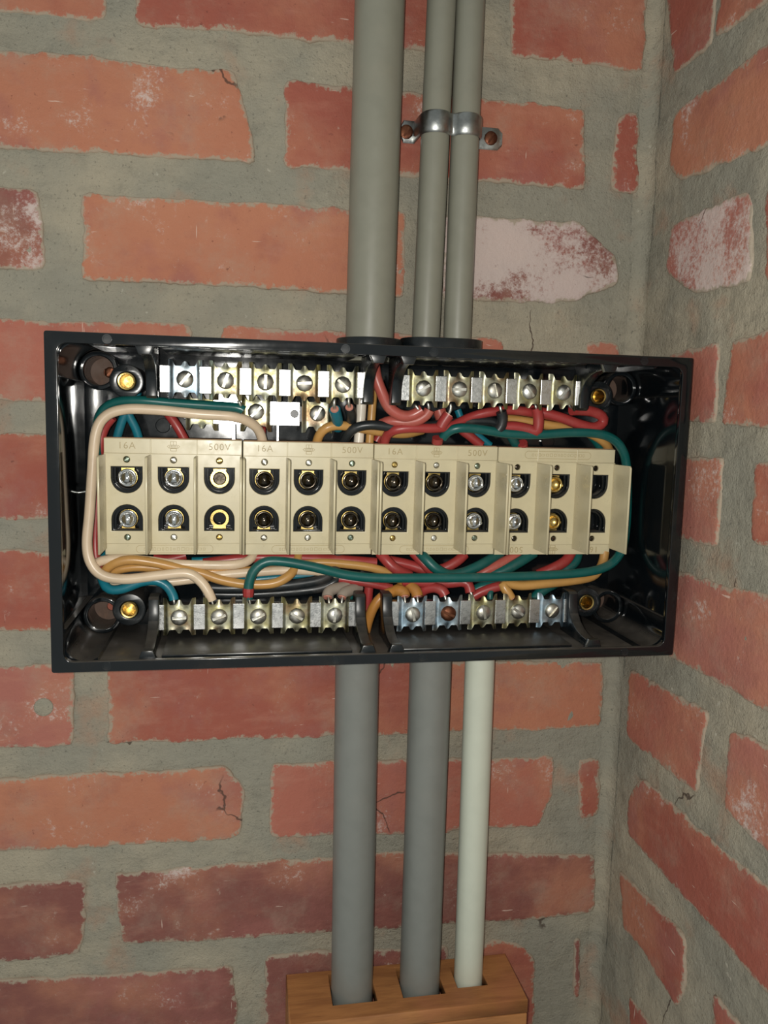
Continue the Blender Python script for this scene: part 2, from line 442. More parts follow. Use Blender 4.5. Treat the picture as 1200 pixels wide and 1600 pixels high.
bb([(-70, 1382), (132, 1372), (136, 1430), (128, 1490), (-70, 1510)], DRK)
bb([(177, 1362), (640, 1328), (636, 1448), (190, 1476)], DRK)
bb([(676, 1330), (930, 1334), (926, 1422), (860, 1434), (676, 1444)], DRK)
bb([(-70, 1536), (366, 1508), (372, 1640), (-70, 1680)], DRK)
bb([(413, 1490), (700, 1478), (700, 1620), (413, 1640)], DRK)
bb([(742, 1478), (775, 1466), (815, 1474), (835, 1500), (833, 1600), (742, 1610)], RED)
bb([(897, 1466), (906, 1466), (905, 1556), (895, 1556)], DRK)
c = W(68, 1105, -.002)
o = child0('filled_hole', lathe([(.0072, -.002), (.0070, .0004), (.0062, .0008), (.003, .0003), (0, .0005)], c, n=18), 'mortar', wb)
# right wall
br([(1038, -60), (1132, -120), (1114, 70), (1056, 118)], RED)
br([(1136, -70), (1300, -190), (1300, -75), (1119, 62)], RED)
br([(1056, 176), (1300, -2), (1300, 185), (1066, 284), (1049, 264)], ORG, .2)
br([(1052, 352), (1170, 299), (1178, 310), (1176, 442), (1085, 458), (1043, 425)], PNK, .9)
br([(1199, 290), (1320, 235), (1320, 450), (1199, 446)], RED)
br([(1000, 575), (1072, 548), (1124, 534), (1120, 662), (1000, 655)], SAL, .2)
br([(1146, 531), (1310, 486), (1310, 672), (1128, 664)], RED, .2)
br([(1000, 708), (1132, 714), (1124, 856), (1000, 828)], PNK, .5)
br([(1181, 720), (1310, 722), (1310, 880), (1176, 846)], RED)
br([(985, 878), (1068, 896), (1310, 956), (1310, 1172), (1050, 1026), (985, 985)], PNK, .35)
br([(986, 1044), (1108, 1114), (1092, 1244), (981, 1150)], SAL, .2)
br([(1143, 1140), (1310, 1205), (1310, 1430), (1132, 1266)], PNK, .3)
br([(1002, 1214), (1310, 1478), (1310, 1690), (1120, 1456), (981, 1302), (981, 1250)], RED, .3)
br([(968, 1356), (1073, 1466), (1072, 1545), (1058, 1574), (1010, 1490), (975, 1450)], RED)
br([(1116, 1552), (1310, 1790), (1310, 1960), (1118, 1660)], RED)
br([(985, 1556), (1012, 1592), (1080, 1690), (985, 1650)], RED)
# pointing along the inner corner
V, F = [], []
NZ, NA = 180, 6
for j in range(NZ+1):
    z = -.72+1.26*j/NZ
    for i in range(NA+1):
        a = PI/2*i/NA; R = .011+.003*noise.noise(Vector((0, 3, z*14)))+.0016*noise.noise(Vector((9, i*.4, z*60)))
        # concave fillet between the two walls
        V.append((XC-R*(1-math.sin(a))-.0005, -R*(1-math.cos(a))-.0005, z))
for j in range(NZ):
    for i in range(NA): a = j*(NA+1)+i; F.append((a, a+1, a+NA+2, a+NA+1))
t1 = link('trim_1', mesh(V, F), 'mortar', smooth=True)
tag(t1, 'rough grey mortar pointing filling the inner corner of the walls', None, kind='structure')

# ------------------------------------------------------------------ conduits
def conduit(top, bot, r, yc, mat, label, ztop=None, zbot=None):
    a, b = W(*top, yc), W(*bot, yc)
    d = (b-a)
    if ztop is not None: a2 = a+d*((ztop-a.z)/d.z)
    else: a2 = a
    b2 = a+d*((zbot-a.z)/d.z) if zbot is not None else b
    P = [a2+(b2-a2)*(i/10) for i in range(11)]
    P = [b2+(a2-b2)*(i/10) for i in range(11)]
    o = link('conduit_pipe', tube(P, r, 40), mat); autosmooth(o)
    c = b2.copy(); o.data.transform(Matrix.Translation(-c)); o.location = c
    tag(o, label, 'conduit'); return a2, b2
BX0, BX1, BZ0, BZ1, YF = -.1174, .3105, -.1670, .0463, -.105
YP = -.0265
U1 = conduit((593.5, 0), (577.5, 520), .0178, YP, 'pvc', 'thick grey conduit pipe rising from the top of the box', .52, .040)
YS = -.0205
U2 = conduit((690, 0), (665.5, 520), .0106, YS, 'pvc', 'thin grey conduit under the double saddle, next to the thick pipe', .52, .040)
U3 = conduit((735, 0), (714.5, 520), .0106, YS, 'pvc', 'thin grey conduit under the double saddle, nearer the wall corner', .52, .040)
# timber cover at the foot
zw = W(545, 1567, YP-.0175).z; pf = WZ(831, 1574, zw); pl = WZ(452, 1588, zw)
yfw = (pf.y+pl.y)/2
L1 = conduit((558, 1040), (549.5, 1555), .0170, YP, 'pvc2', 'grey conduit leaving the box bottom, left of the three lower pipes', -.1655, zw-.03)
L2 = conduit((672.5, 1040), (655, 1545), .0166, YP, 'pvc2', 'grey conduit leaving the box bottom, between grey and white pipes', -.1655, zw-.03)
L3 = conduit((749.5, 1040), (731, 1535), .0119, YP, 'pvcw', 'slim white conduit leaving the box bottom', -.1655, zw-.03)
wood = empty('wooden_cover', ((pf.x+pl.x)/2, yfw/2, zw-.14))
def wp(o): o.matrix_parent_inverse = Matrix.Translation(-Vector(o.parent.location)); return o
def child(name, me, mat, parent, smooth=None):
    """part whose vertices are in world space"""
    o = link(name, me, mat, parent)
    c = Vector((sum(v.co.x for v in me.vertices), sum(v.co.y for v in me.vertices), sum(v.co.z for v in me.vertices)))/len(me.vertices)
    me.transform(Matrix.Translation(-c))
    pw = Vector((0, 0, 0)); q = parent
    while q: pw += q.location; q = q.parent
    o.location = c-pw
    if smooth: autosmooth(o, smooth)
    return o
def sqhole(c, hx, y0, y1): return rect(c.x-hx, c.x+hx, y0, y1)
hs = []
for (a, b), r in ((L1, .0170), (L2, .0166), (L3, .0119)):
    t = a+(b-a)*((zw-a.z)/(b.z-a.z)); hs.append(rect(t.x-r-.0006, t.x+r+.0010, YP-r-.0012, YP+r+.001))
x0w, x1w = pl.x, pf.x
child('top_board', plate(rect(x0w, x1w, yfw, -.004), hs, zw-.012, zw, 'z', .0008), 'wood', wood)
child('front_board', box(x0w, x1w, yfw, yfw+.012, zw-.14, zw-.0125, .0008), 'wood', wood)
child('side_board', box(x0w, x0w+.012, yfw+.0125, -.004, zw-.14, zw-.0125, .0008), 'wood', wood)
child('side_board', box(x1w-.012, x1w, yfw+.0125, -.004, zw-.14, zw-.0125, .0008), 'wood', wood)
print('wood', zw, yfw)
tag(wood, 'orange-brown wooden cover with cut-outs taking the three lower pipes', 'wooden cover')
# double saddle on the thin pipes
sz = W(702, 200, YS-.011).z
def pipe_x(U, z): a, b = U; return (a+(b-a)*((z-a.z)/(b.z-a.z))).x
xa, xb = pipe_x(U2, sz), pipe_x(U3, sz)
sad = empty('pipe_saddle', ((xa+xb)/2, -.002, sz))
path = []; R = .0112; yw = -.0032
ql, qr = W(635, 206, yw), W(767, 217, yw); szl, szr, xsl, xsr = ql.z, qr.z, ql.x, qr.x
xl = W(627, 206, yw).x; xr = W(784, 217, yw).x
for t in (0, .15, .4, 1): path.append((xl+(xa-R-.001-xl)*t, yw, .0050 if t == 0 else .0082))
for i in range(9):
    a = PI-(PI*.83)*i/8; path.append((xa+R*math.cos(a), YS-R*math.sin(a), .0078))
for i in range(9):
    a = PI*.83-(PI*.83)*i/8; path.append((xb+R*math.cos(a), YS-R*math.sin(a), .0078))
for t in (0, .6, .85, 1): path.append((xb+R+.001+(xr-xb-R-.001)*t, yw, .0050 if t == 1 else .0082))
V, F = [], []
for i, (x, y, h) in enumerate(path):
    a, b = path[max(0, i-1)], path[min(len(path)-1, i+1)]
    t = Vector((b[0]-a[0], b[1]-a[1])).normalized(); nn = Vector((t.y, -t.x))*.0013
    for k, (ox, dz) in enumerate(((0, -h), (1, -h*.8), (1, h*.8), (0, h))):
        V.append((x+nn.x*ox, y+nn.y*ox, szl+(szr-szl)*(x-xsl)/(xsr-xsl)+dz))
for i in range(len(path)-1):
    for k in range(4): F.append((i*4+k, i*4+(k+1) % 4, i*4+4+(k+1) % 4, i*4+4+k))
F += [(3, 2, 1, 0), tuple((len(path)-1)*4+k for k in range(4))]
me = mesh(V, F); bm = bmesh.new(); bm.from_mesh(me); bmesh.ops.recalc_face_normals(bm, faces=bm.faces); bm.to_mesh(me); bm.free()
child('strap', me, 'galv', sad, 50)

def screw_mesh(R, H, slot=.18, ang=0, n=13, depth=.55):
    """domed slotted screw head centred on the origin, facing -y"""
    w = R*slot; ss = [-R+ (R-w)*i/5 for i in range(6)]
    S_ = [(-R*math.cos(PI/2*i/5)*1.0 if False else s, False) for i, s in enumerate(ss)] + [(-w, True), (w, True)] + [(-s, False) for s in reversed(ss)]
    V, F = [], []
    for s, inslot in S_:
        tm = math.sqrt(max(0, R*R-s*s))
        for j in range(n):
            t = -tm+2*tm*j/(n-1); rr = (s*s+t*t)/(R*R)
            h = H*math.sqrt(max(0, 1-rr*.93)) if rr < .999 else H*.2
            if inslot: h = min(h, H*(1-depth))
            V.append((s, -h, t))
    m_ = len(S_)
    for i in range(m_-1):
        for j in range(n-1): a = i*n+j; F.append((a, a+1, a+n+1, a+n))
    # skirt
    bd = [i*n for i in range(m_)]+[(m_-1)*n+j for j in range(1, n)]+[i*n+n-1 for i in range(m_-2, -1, -1)]
    k0 = len(V)
    for b in bd: V.append((V[b][0], .0006, V[b][2]))
    for i in range(len(bd)): F.append((bd[i], bd[(i+1) % len(bd)], k0+(i+1) % len(bd), k0+i))
    me = mesh(V, F); bm = bmesh.new(); bm.from_mesh(me); bmesh.ops.remove_doubles(bm, verts=bm.verts, dist=1e-7)
    bmesh.ops.recalc_face_normals(bm, faces=bm.faces); bm.to_mesh(me); bm.free()
    me.transform(Matrix.Rotation(ang, 4, 'Y')); return me
for px, py in ((635, 206), (767, 216)):
    c = W(px, py, yw-.0015); s = screw_mesh(.0052, .0016, .16, .5); s.transform(Matrix.Translation(c)); child('screw', s, 'rust', sad, 40)
tag(sad, 'double galvanised saddle clamping the two thin pipes to the wall', 'pipe clamp')

# ------------------------------------------------------------------ the black box
bx = empty('junction_box', ((BX0+BX1)/2, -.001, BZ0))
CX, CZ = (BX0+BX1)/2, (BZ0+BZ1)/2
YH = -.036                                            # seat of the fixing holes
HOLES = [(s*.1945+CX+.0005, t*.0870+CZ) for s in (-1, 1) for t in (1, -1)]
BOSS = [(s*.1748+CX, t*.0811+CZ-.001) for s in (-1, 1) for t in (1, -1)]
TH = .0045
child('back_panel', plate(rect(BX0+TH, BX1-TH, BZ0+TH, BZ1-TH), [circ(x, z, .0075) for x, z in HOLES], -.0015, -.0045, 'y'), 'black', bx)
sh = join(plate(rect(BX0, BX1, BZ0, BZ1, .0015, 3), [rect(BX0+TH, BX1-TH, BZ0+TH, BZ1-TH, .004, 4)], -.0015, YF+.004, 'y', .0002),
          plate(rect(BX0, BX1, BZ0, BZ1, .0015, 3), [rect(BX0+.0075, BX1-.0075, BZ0+.0068, BZ1-.0068, .006, 5)], YF, YF+.0042, 'y', .0005, 2))
child('case', sh, 'black', bx, 30)
# corner sleeves: a channel open to the inside, a seat with the fixing hole
for (x, z) in HOLES:
    sx = -1 if x < CX else 1; sz_ = 1 if z > CZ else -1
    a0 = math.atan2(sz_, sx); n = 28; Ri = .0138; half = 1.36
    arc = [a0-half+2*half*i/n for i in range(n+1)]
    pa = [(x+Ri*math.cos(a), z+Ri*math.sin(a)) for a in arc]
    xw = (BX0+TH-.0005) if sx < 0 else (BX1-TH+.0005); zw_ = (BZ1-TH+.0005) if sz_ > 0 else (BZ0+TH-.0005)
    first, last = pa[0], pa[-1]
    def to_wall(p): return (xw, p[1]) if abs(p[0]-xw) < abs(p[1]-zw_) else (p[0], zw_)
    ch = plate(pa+[to_wall(last), (xw, zw_), to_wall(first)], [], -.005, YF+.0050, 'y')
    seat = plate(circ(x, z, .0134, 36), [circ(x, z, .0100, 36)], YH+.010, YH, 'y', .0008, 2)
    tub = plate(circ(x, z, .0112, 28), [circ(x, z, .0100, 28)], -.005, YH+.009, 'y')
    sl = child('fixing_sleeve', join(ch, seat, tub), 'black', bx, 30)
    child('sleeve_floor', plate(circ(x, z, .0102, 28), [circ(x-sx*.002, z, .0032, 14)], -.0070, -.0085, 'y'), 'dustblack', sl)
    if sx < 0 and sz_ > 0:
        fs = screw_mesh(.0040, .0020, .18, .6); fs.transform(Matrix.Translation((x+.0035, -.0085, z))); child('fixing_screw', fs, 'rust', sl, 40)
for (x, z) in BOSS:
    b = child('cover_boss', plate(circ(x, z, .0116, 32), [circ(x, z, .0064, 32)], -.0045, -.0405, 'y', .0006), 'blackmatt', bx, 30)
    child('brass_insert', lathe([(.0063, -.020), (.0063, .0006), (.0058, .0010), (.0048, .0008), (.0044, -.001), (.0041, -.016), (.0, -.016)], (x, -.0400, z), n=28), 'brass', b, 30)
# gland plates on the top and bottom walls, two each
for x0, x1 in ((W(250, 545, -.09).x, W(560, 545, -.09).x), (W(640, 560, -.09).x, W(915, 560, -.09).x)):
    child('knockout_panel', box(x0, x1, -.094, -.030, BZ1-TH-.0022, BZ1-TH-.0001, .0006), 'blackmatt', bx, 30)
    child('knockout_panel', box(x0, x1, -.094, -.030, BZ0+TH+.0001, BZ0+TH+.0022, .0006), 'blackmatt', bx, 30)
# pin marks on the rim
for px, py in ((167, 524), (540, 547), (678, 553), (1007, 564), (167, 1035), (525, 1030), (660, 1030), (976, 1021)):
    c = W(px, py, YF); zz = BZ1-.0036 if py < 800 else BZ0+.0036
    child('pin_mark', lathe([(.0029, -.0004), (.0029, .00025), (.0023, .00025), (.0022, .0001), (0, .0001)], (c.x, YF, zz), n=20), 'blackmatt', bx, 40)
# conduit collars on top of the box
zc = BZ1
xc1 = pipe_x(U1, zc); child('conduit_collar', plate(circ(xc1, -.0265, .0245, 40), [circ(xc1, -.0265, .0181, 40)], zc-.001, W(577, 525.5, -.051).z, 'z', .0008), 'blackmatt', bx, 30)
xa2, xb2 = pipe_x(U2, zc), pipe_x(U3, zc); rr = .0192
oval = [(xb2+rr*math.cos(a), -.0205+rr*math.sin(a)) for a in [(-PI/2+PI*i/16) for i in range(17)]] + [(xa2+rr*math.cos(a), -.0205+rr*math.sin(a)) for a in [(PI/2+PI*i/16) for i in range(17)]]
child('conduit_collar', plate(oval, [circ(xa2, -.0205, .0109, 24), circ(xb2, -.0205, .0109, 24)], zc-.001, W(690, 527, -.040).z, 'z', .0008), 'blackmatt', bx, 30)
# small studs moulded on the back panel
for px, py in ((255, 665), (400, 645), (855, 690)):
    c = W(px, py, -.006); child('pad', lathe([(.0055, -.002), (.0055, .001), (.005, .0015), (0, .0015)], c, n=20), 'black', bx, 40)
tag(bx, 'black plastic junction box without its cover, fixed to the brick wall', 'junction box')

# ------------------------------------------------------------------ terminal strips
def clamp_mesh(flip=1):
    nx, nz = 32, 14; V, F = [], []
    sm = lambda a, b, t: (lambda k: k*k*(3-2*k))(min(1, max(0, (t-a)/(b-a))))
    for layer in (0, 1):
        for j in range(nz+1):
            v = -1+2*j/nz
            for i in range(nx+1):
                x = -11.2+22.4*i/nx
                h = 8.9+3.2*math.exp(-(x/2.0)**4)+4.6*sm(6.4, 9.0, abs(x))
                zz = v*h
                d = 1.8*sm(7.6, 11.2, abs(x))
                e = sm(6.0, 12, abs(zz))
                d += e*(1.5*math.exp(-(x/2.1)**2) - .8*math.exp(-((abs(x)-5)/2.0)**2) + .8*sm(8, 11.2, abs(x)))
                V.append((x*.001, (d+layer*1.0)*.001, zz*.001))
    n = (nx+1)*(nz+1)
    for j in range(nz):
        for i in range(nx):
            a = j*(nx+1)+i; F.append((a, a+1, a+nx+2, a+nx+1)); F.append((n+a, n+a+nx+1, n+a+nx+2, n+a+1))
    bd = list(range(nx+1))+[j*(nx+1)+nx for j in range(1, nz+1)]+[nz*(nx+1)+i for i in range(nx-1, -1, -1)]+[j*(nx+1) for j in range(nz-1, 0, -1)]
    for i in range(len(bd)): a, b = bd[i], bd[(i+1) % len(bd)]; F.append((a, n+a, n+b, b))
    return mesh(V, F)
CLAMP = {}
for k in ('zinc', 'zincblue'):
    me = clamp_mesh(); me.materials.append(M[k])
    for p in me.polygons: p.use_smooth = True
    bm = bmesh.new(); bm.from_mesh(me)
    for e in bm.edges:
        if len(e.link_faces) == 2 and e.calc_face_angle(0) > .8: e.smooth = False
    bm.to_mesh(me); bm.free(); CLAMP[k] = me
SCREW = screw_mesh(.0059, .0034, .17); SCREW.materials.append(M['steel'])
for p in SCREW.polygons: p.use_smooth = True
bm = bmesh.new(); bm.from_mesh(SCREW)
for e in bm.edges:
    if len(e.link_faces) == 2 and e.calc_face_angle(0) > .6: e.smooth = False
bm.to_mesh(SCREW); bm.free()
SCREWR = SCREW.copy(); SCREWR.materials.clear(); SCREWR.materials.append(M['rust'])
def inst(name, me, parent, loc, rot=0):
    o = bpy.data.objects.new(name, me); COL.objects.link(o); o.parent = parent
    pw = Vector((0, 0, 0)); q = parent
    while q: pw += q.location; q = q.parent
    o.location = Vector(loc)-pw; o.rotation_euler = (0, rot, 0); return o
YT = -.0545
def bracket(x, top, parent):
    pr = [(-.1003, .0002), (-.1003, .0052), (-.097, .0060), (-.086, .0066), (-.077, .0085), (-.069, .0125), (-.064, .0175), (-.0615, .0225), (-.0610, .0318), (-.0585, .0335), (-.046, .0335), (-.046, .0002)]
    if top: pr = [(y, BZ1-TH-t) for y, t in pr]
    else: pr = [(y, BZ0+TH+t) for y, t in pr]
    me = plate(pr, [], x-.0036, x+.0036, 'x', .0008, 1)
    z0 = BZ1-TH if top else BZ0+TH; s = -1 if top else 1
    # dovetail foot against the rim
    ft = plate([(x-.0062, z0+s*.0002), (x+.0062, z0+s*.0002), (x+.0034, z0+s*.0072), (x-.0034, z0+s*.0072)], [], -.1012, -.0955, 'y', .0005)
    o = child('end_bracket', join(me, ft), 'blackmatt', parent, 30); return o
def strip(name, label, scr, py_mid, mats, brk, top, angs, rusty=()):
    xs = [W(px, py, YT-.003).x for px, py in scr]; zs = [W(px, py, YT-.003).z for px, py in scr]
    zm = sum(zs)/5
    pit = (xs[-1]-xs[0])/4; xs = [xs[0]+pit*i for i in range(5)]; sl = (zs[-1]-zs[0])/4; zs = [zm+sl*(i-2)*.5 for i in range(5)]
    e = empty(name, ((xs[0]+xs[-1])/2, YT+.01, zm))
    child('rail', box(xs[0]-pit/2-.003, xs[-1]+pit/2+.003, YT+.0035, YT+.015, zm-.0075, zm+.0075, .0008), 'blackmatt', e)
    for i in range(6):
        x = xs[0]+pit*(i-.5); wd = .0041 if i not in (0, 5) else .0034
        child('spacer_block', box(x-wd, x+wd, YT-.0016, YT+.006, zm-.0092, zm+.0092, .0004), 'nickel', e)
    for i in range(5):
        c = inst('clamp_plate', CLAMP[mats[i]], e, (xs[i], YT-.0022, zs[i]))
        inst('screw', SCREWR if i in rusty else SCREW, c, (xs[i], YT-.0022, zs[i]), angs[i])
    for bx_ in brk: bracket(W(bx_[0], bx_[1], -.061).x, top, e)
    tag(e, label, 'terminal strip', 'five-screw terminal strips in the box'); return xs, zs
D = math.radians
Z5 = ['zinc']*5
# screw slots: angle of the slot line
TLx, TLz = strip('terminal_strip', 'terminal strip under the top rim, left half, above the cream wire', [(289, 592), (352, 595), (414, 597), (476, 599), (536, 601)], 597, ['zincblue', 'zinc', 'zinc', 'zinc', 'zinc'], ((236, 585), (576, 600)), True, [D(40), D(20), D(2), D(85), D(-50)])
TRx, TRz = strip('terminal_strip', 'terminal strip under the top rim, right half, feeding red wires', [(662, 607), (718, 608), (774, 611), (829, 612), (881, 613)], 610, Z5, ((620, 605), (914, 618)), True, [D(60), D(88), D(-15), D(-40), D(42)])
BLx, BLz = strip('terminal_strip', 'terminal strip at the bottom rim, left half, taking cream and teal wires', [(280, 964), (342, 964), (403, 964), (463, 963), (523, 962)], 964, ['zinc']*5, ((240, 970), (563, 960)), False, [D(88), D(70), D(65), D(-60), D(5)])
BRx, BRz = strip('terminal_strip', 'terminal strip at the bottom rim, right half, with two bluish plates', [(645, 962), (700, 959), (756, 957), (810, 955), (863, 954)], 958, ['zincblue', 'zincblue', 'zinc', 'zinc', 'zincblue'], ((605, 960), (895, 955)), False, [D(-14), D(-65), D(-12), D(-55), D(40)], rusty=(1,))
# deeper bar behind the upper left strip
YT2 = -.036
e2 = empty('neutral_bar', W(400, 648, YT2+.008))
zb = W(430, 646, YT2).z; xl2, xr2 = W(285, 646, YT2).x, W(512, 646, YT2).x
child('rail', box(xl2, xr2, YT2+.004, YT2+.012, zb-.006, zb+.006, .0006), 'blackmatt', e2)
for px, hw in ((400, .0104), (496, .0104), (315, .0104)):
    x = W(px, 646, YT2).x; c = inst('clamp_plate', CLAMP['zinc'], e2, (x, YT2, zb))
    inst('screw', SCREW, c, (x, YT2, zb+.0008), D(45 if px < 450 else 30))
xm0, xm1 = W(421.5, 646, YT2).x, W(468.5, 646, YT2).x
xh = W(460, 646, YT2).x; xq = W(436, 646, YT2).x
tp = child('terminal_plate', plate(rect(xm0, xm1, zb-.0086, zb+.0086, .0006), [circ(xh, zb, .0027, 16)], YT2+.001, YT2-.0012, 'y', .0003), 'nickel', e2)
child('ring_mark', plate(circ(xq, zb, .0042, 24), [circ(xq, zb, .0037, 24)], YT2-.001, YT2-.0014, 'y'), 'steel', tp)
xm0, xm1 = W(333, 646, YT2).x, W(378, 646, YT2).x
child('terminal_plate', plate(rect(xm0, xm1, zb-.0086, zb+.0086, .0006), [], YT2+.001, YT2-.0012, 'y', .0003), 'nickel', e2)
child('bar_leg', box(W(362, 680, YT2).x, W(368, 680, YT2).x, YT2+.002, YT2+.005, zb-.022, zb-.008, .0003), 'nickel', e2)
child('bar_leg', box(W(432, 680, YT2).x, W(436, 680, YT2).x, YT2+.002, YT2+.005, zb-.022, zb-.008, .0003), 'nickel', e2)
tag(e2, 'short terminal bar set deep behind the upper left terminal strip', 'terminal bar')

# ------------------------------------------------------------------ fuse bases
YFB = -.0400                                         # face of the fuse bases
BWD, PITCH3, FH = .0960, .0320, .0829
def arch(cx, zflat, R, depth, up, ins=0, insf=None):
    """D-shaped opening: flat edge at zflat, rounded end 'depth' away; up=True when the arc is on top"""
    r = R-ins; s = 1 if up else -1; zc_ = zflat+s*(depth-R); zf = zflat+s*(ins if insf is None else insf)
    pts = [(cx-s*r, zf), (cx+s*r, zf)]
    pts += [(cx+s*r*math.cos(PI*i/14), zc_+s*r*math.sin(PI*i/14)) for i in range(15)]
    return pts
RA, DA = .01075, .0190
def openings(cx, zt): return [arch(cx, zt-.0197, RA, DA, False), arch(cx, zt-.0656, RA, DA, True)]
def body_mesh():
    # block local: x 0..BWD, z 0..-FH, y relative to the face
    hs = []
    for k in range(3):
        cx = .0158+PITCH3*k; hs += openings(cx, 0)
    sm = [circ(.0158+PITCH3*k, z, .0023, 14) for k in range(3) for z in (-.0148, -.0702)]
    a = plate(rect(.0004, BWD-.0004, -FH, 0), hs+sm, .0300, .0009, 'y', .0004)
    b = plate(rect(.0004, BWD-.0004, -.0748, -.0104), [h for h in hs]+sm, .0012, -.0004, 'y', .0004)
    c = join(a, b)
    ridges = [box(PITCH3*k-.0004+.0002, PITCH3*k+.0006, .0002, .0012, -.0102, -.0004, .0002) for k in (1, 2)]
    return join(c, *ridges)
BODY = body_mesh(); BODY.materials.append(M['cream'])
BACK = box(.003, BWD-.003, .0302, .0372, -FH+.004, -.004, .0004); BACK.materials.append(M['blackmatt'])
DUST = box(.0010, BWD-.0010, .0022, .0290, .0001, .0005, 0); DUST.materials.append(M['creamdust'])
FINM = plate([(-.0278, -.0128), (-.0262, -.0112), (-.0002, -.0112), (-.0002, -.0780), (-.0278, -.0780)], [], -.0008, .0008, 'x', .0004); FINM.materials.append(M['cream'])
def shell_mesh(up):
    zf = -.0656 if up else -.0197
    o_, i_ = arch(0, zf, RA, DA, up, .0001), arch(0, zf, RA, DA, up, .0016, .0010)
    ring = plate(o_, [i_], .0130, .0004, 'y', .0002)
    ring2 = plate(arch(0, zf, RA, DA, up, .0015, .0002), [arch(0, zf, RA, DA, up, .0030, .0006)], .0130, .0030, 'y')
    bk = plate(arch(0, zf, RA, DA, up, .0002), [], .0132, .0118, 'y')
    return join(ring, ring2, bk)
SHELL = {u: shell_mesh(u) for u in (0, 1)}
def keyhole(up):
    zf = -.0656 if up else -.0197; s = 1 if up else -1; zc_ = zf+s*(DA-RA)
    pts = [(-s*.0048, zf+s*.0010), (s*.0048, zf+s*.0010)]
    R = .0068
    pts += [(s*R*math.cos(a), zc_+s*R*math.sin(a)) for a in [(-.85+(PI+1.7)*i/22) for i in range(23)]]
    me = plate(pts, [circ(0, zc_, .0046, 22)], .0072, .0058, 'y', .0002)
    return me
KEY = {u: keyhole(u) for u in (0, 1)}
for u in (0, 1):
    SHELL[u].materials.append(M['black']); KEY[u].materials.append(M['brass'])
    for me in (SHELL[u],):
        pass
CUPP = [(.0064, .0), (.0064, .0034), (.0060, .0038), (.0049, .0038), (.0046, .0034), (.0044, -.0010), (.0034, -.0016), (.0016, -.0006), (0, .0004)]
def cup(mat):
    me = lathe(CUPP, (0, 0, 0), n=30)
    for p in me.polygons: p.use_smooth = True
    # two slot lugs on the ring
    for s in (-1, 1):
        l = box(s*.0054-.0011, s*.0054+.0011, -.0043, -.0030, -.0009, .0009, .0002); me = join(me, l)
    me.materials.append(M[mat]); return me
CUP = {k: cup(k) for k in ('chrome', 'darkmetal', 'brass')}
DISC = lathe([(.0044, 0), (.0044, .0014), (.0040, .0018), (0, .0018)], (0, 0, 0), n=26); DISC.materials.append(M['darkmetal'])
SMALL = {}
for k in ('steel', 'brass', 'greenscrew', 'darkmetal'):
    me = screw_mesh(.0021, .0010, .2); me.materials.append(M[k]); SMALL[k] = me
def text_mesh(s, size, ex=.00018):
    c = bpy.data.curves.new('t', 'FONT'); c.body = s; c.size = size; c.extrude = ex; c.align_x = 'CENTER'; c.align_y = 'CENTER'; c.resolution_u = 3
    c.space_character = 1.12; c.offset = -size*.010
    o = bpy.data.objects.new('t', c); me = bpy.data.meshes.new_from_object(o); bpy.data.objects.remove(o); bpy.data.curves.remove(c)
    me.transform(MAPS['y']); return me
def outline(pts, wdt, dep=.0002):
    """thin raised line following a closed path in x,z"""
    P = [Vector(p) for p in pts]; n = len(P); inner = []
    for i in range(n):
        a, b, c = P[i-1], P[i], P[(i+1) % n]
        t1, t2 = (b-a).normalized(), (c-b).normalized(); nn = Vector((-(t1.y+t2.y), t1.x+t2.x)).normalized()
        k = 1/max(.4, nn.dot(Vector((-t1.y, t1.x)))); inner.append(b+nn*wdt*k)
    return plate(pts, [[tuple(p) for p in inner]], dep, -dep, 'y')
def logo_mesh():
    k = .001
    a = outline([(x*k, z*k) for x, z in ((-2.1, .9), (2.1, .9), (2.1, 3.6), (-2.1, 3.6))], .00028)
    b = outline([(x*k, z*k) for x, z in ((-3.2, -1.3), (3.2, -1.3), (4.4, 0), (3.2, 1.1), (-3.2, 1.1), (-4.4, 0))], .00028)
    c = outline([(x*k, z*k) for x, z in ((-2.1, -3.4), (2.1, -3.4), (2.1, -1.3), (-2.1, -1.3))], .00028)
    d = box(-.00015, .00015, -.0002, .0002, .0009, .0036, 0)
    t = [box(x*k-.0002, x*k+.0002, -.0002, .0002, -.0008, .0006, 0) for x in (-2.6, -1.5, -.5, .5, 1.5, 2.6)]
    return join(a, b, c, d, *t)
def badge_mesh():
    o_ = rect(-.0270, .0270, -.0029, .0029, .0028, 8); i_ = rect(-.0267, .0267, -.0026, .0026, .0025, 8)
    a = plate(o_, [i_], .0001, -.0001, 'y')
    ms = []; r2 = random.Random(3); x = -.0215
    while x < .021:
        w_ = r2.uniform(.0010, .0026); h = r2.uniform(.0007, .0013)
        ms.append(outline([(x, -h), (x+w_, -h), (x+w_, h), (x, h)], .00022, .0001)); x += w_+r2.uniform(.0006, .0014)
    return join(a, *ms)
def strip_mats(me, k): me.materials.clear(); me.materials.append(M[k]); return me
T16, T500, LOGO, BADGE = (strip_mats(x, 'mark') for x in (text_mesh('16A', .0068), text_mesh('500V', .0068), logo_mesh(), badge_mesh()))
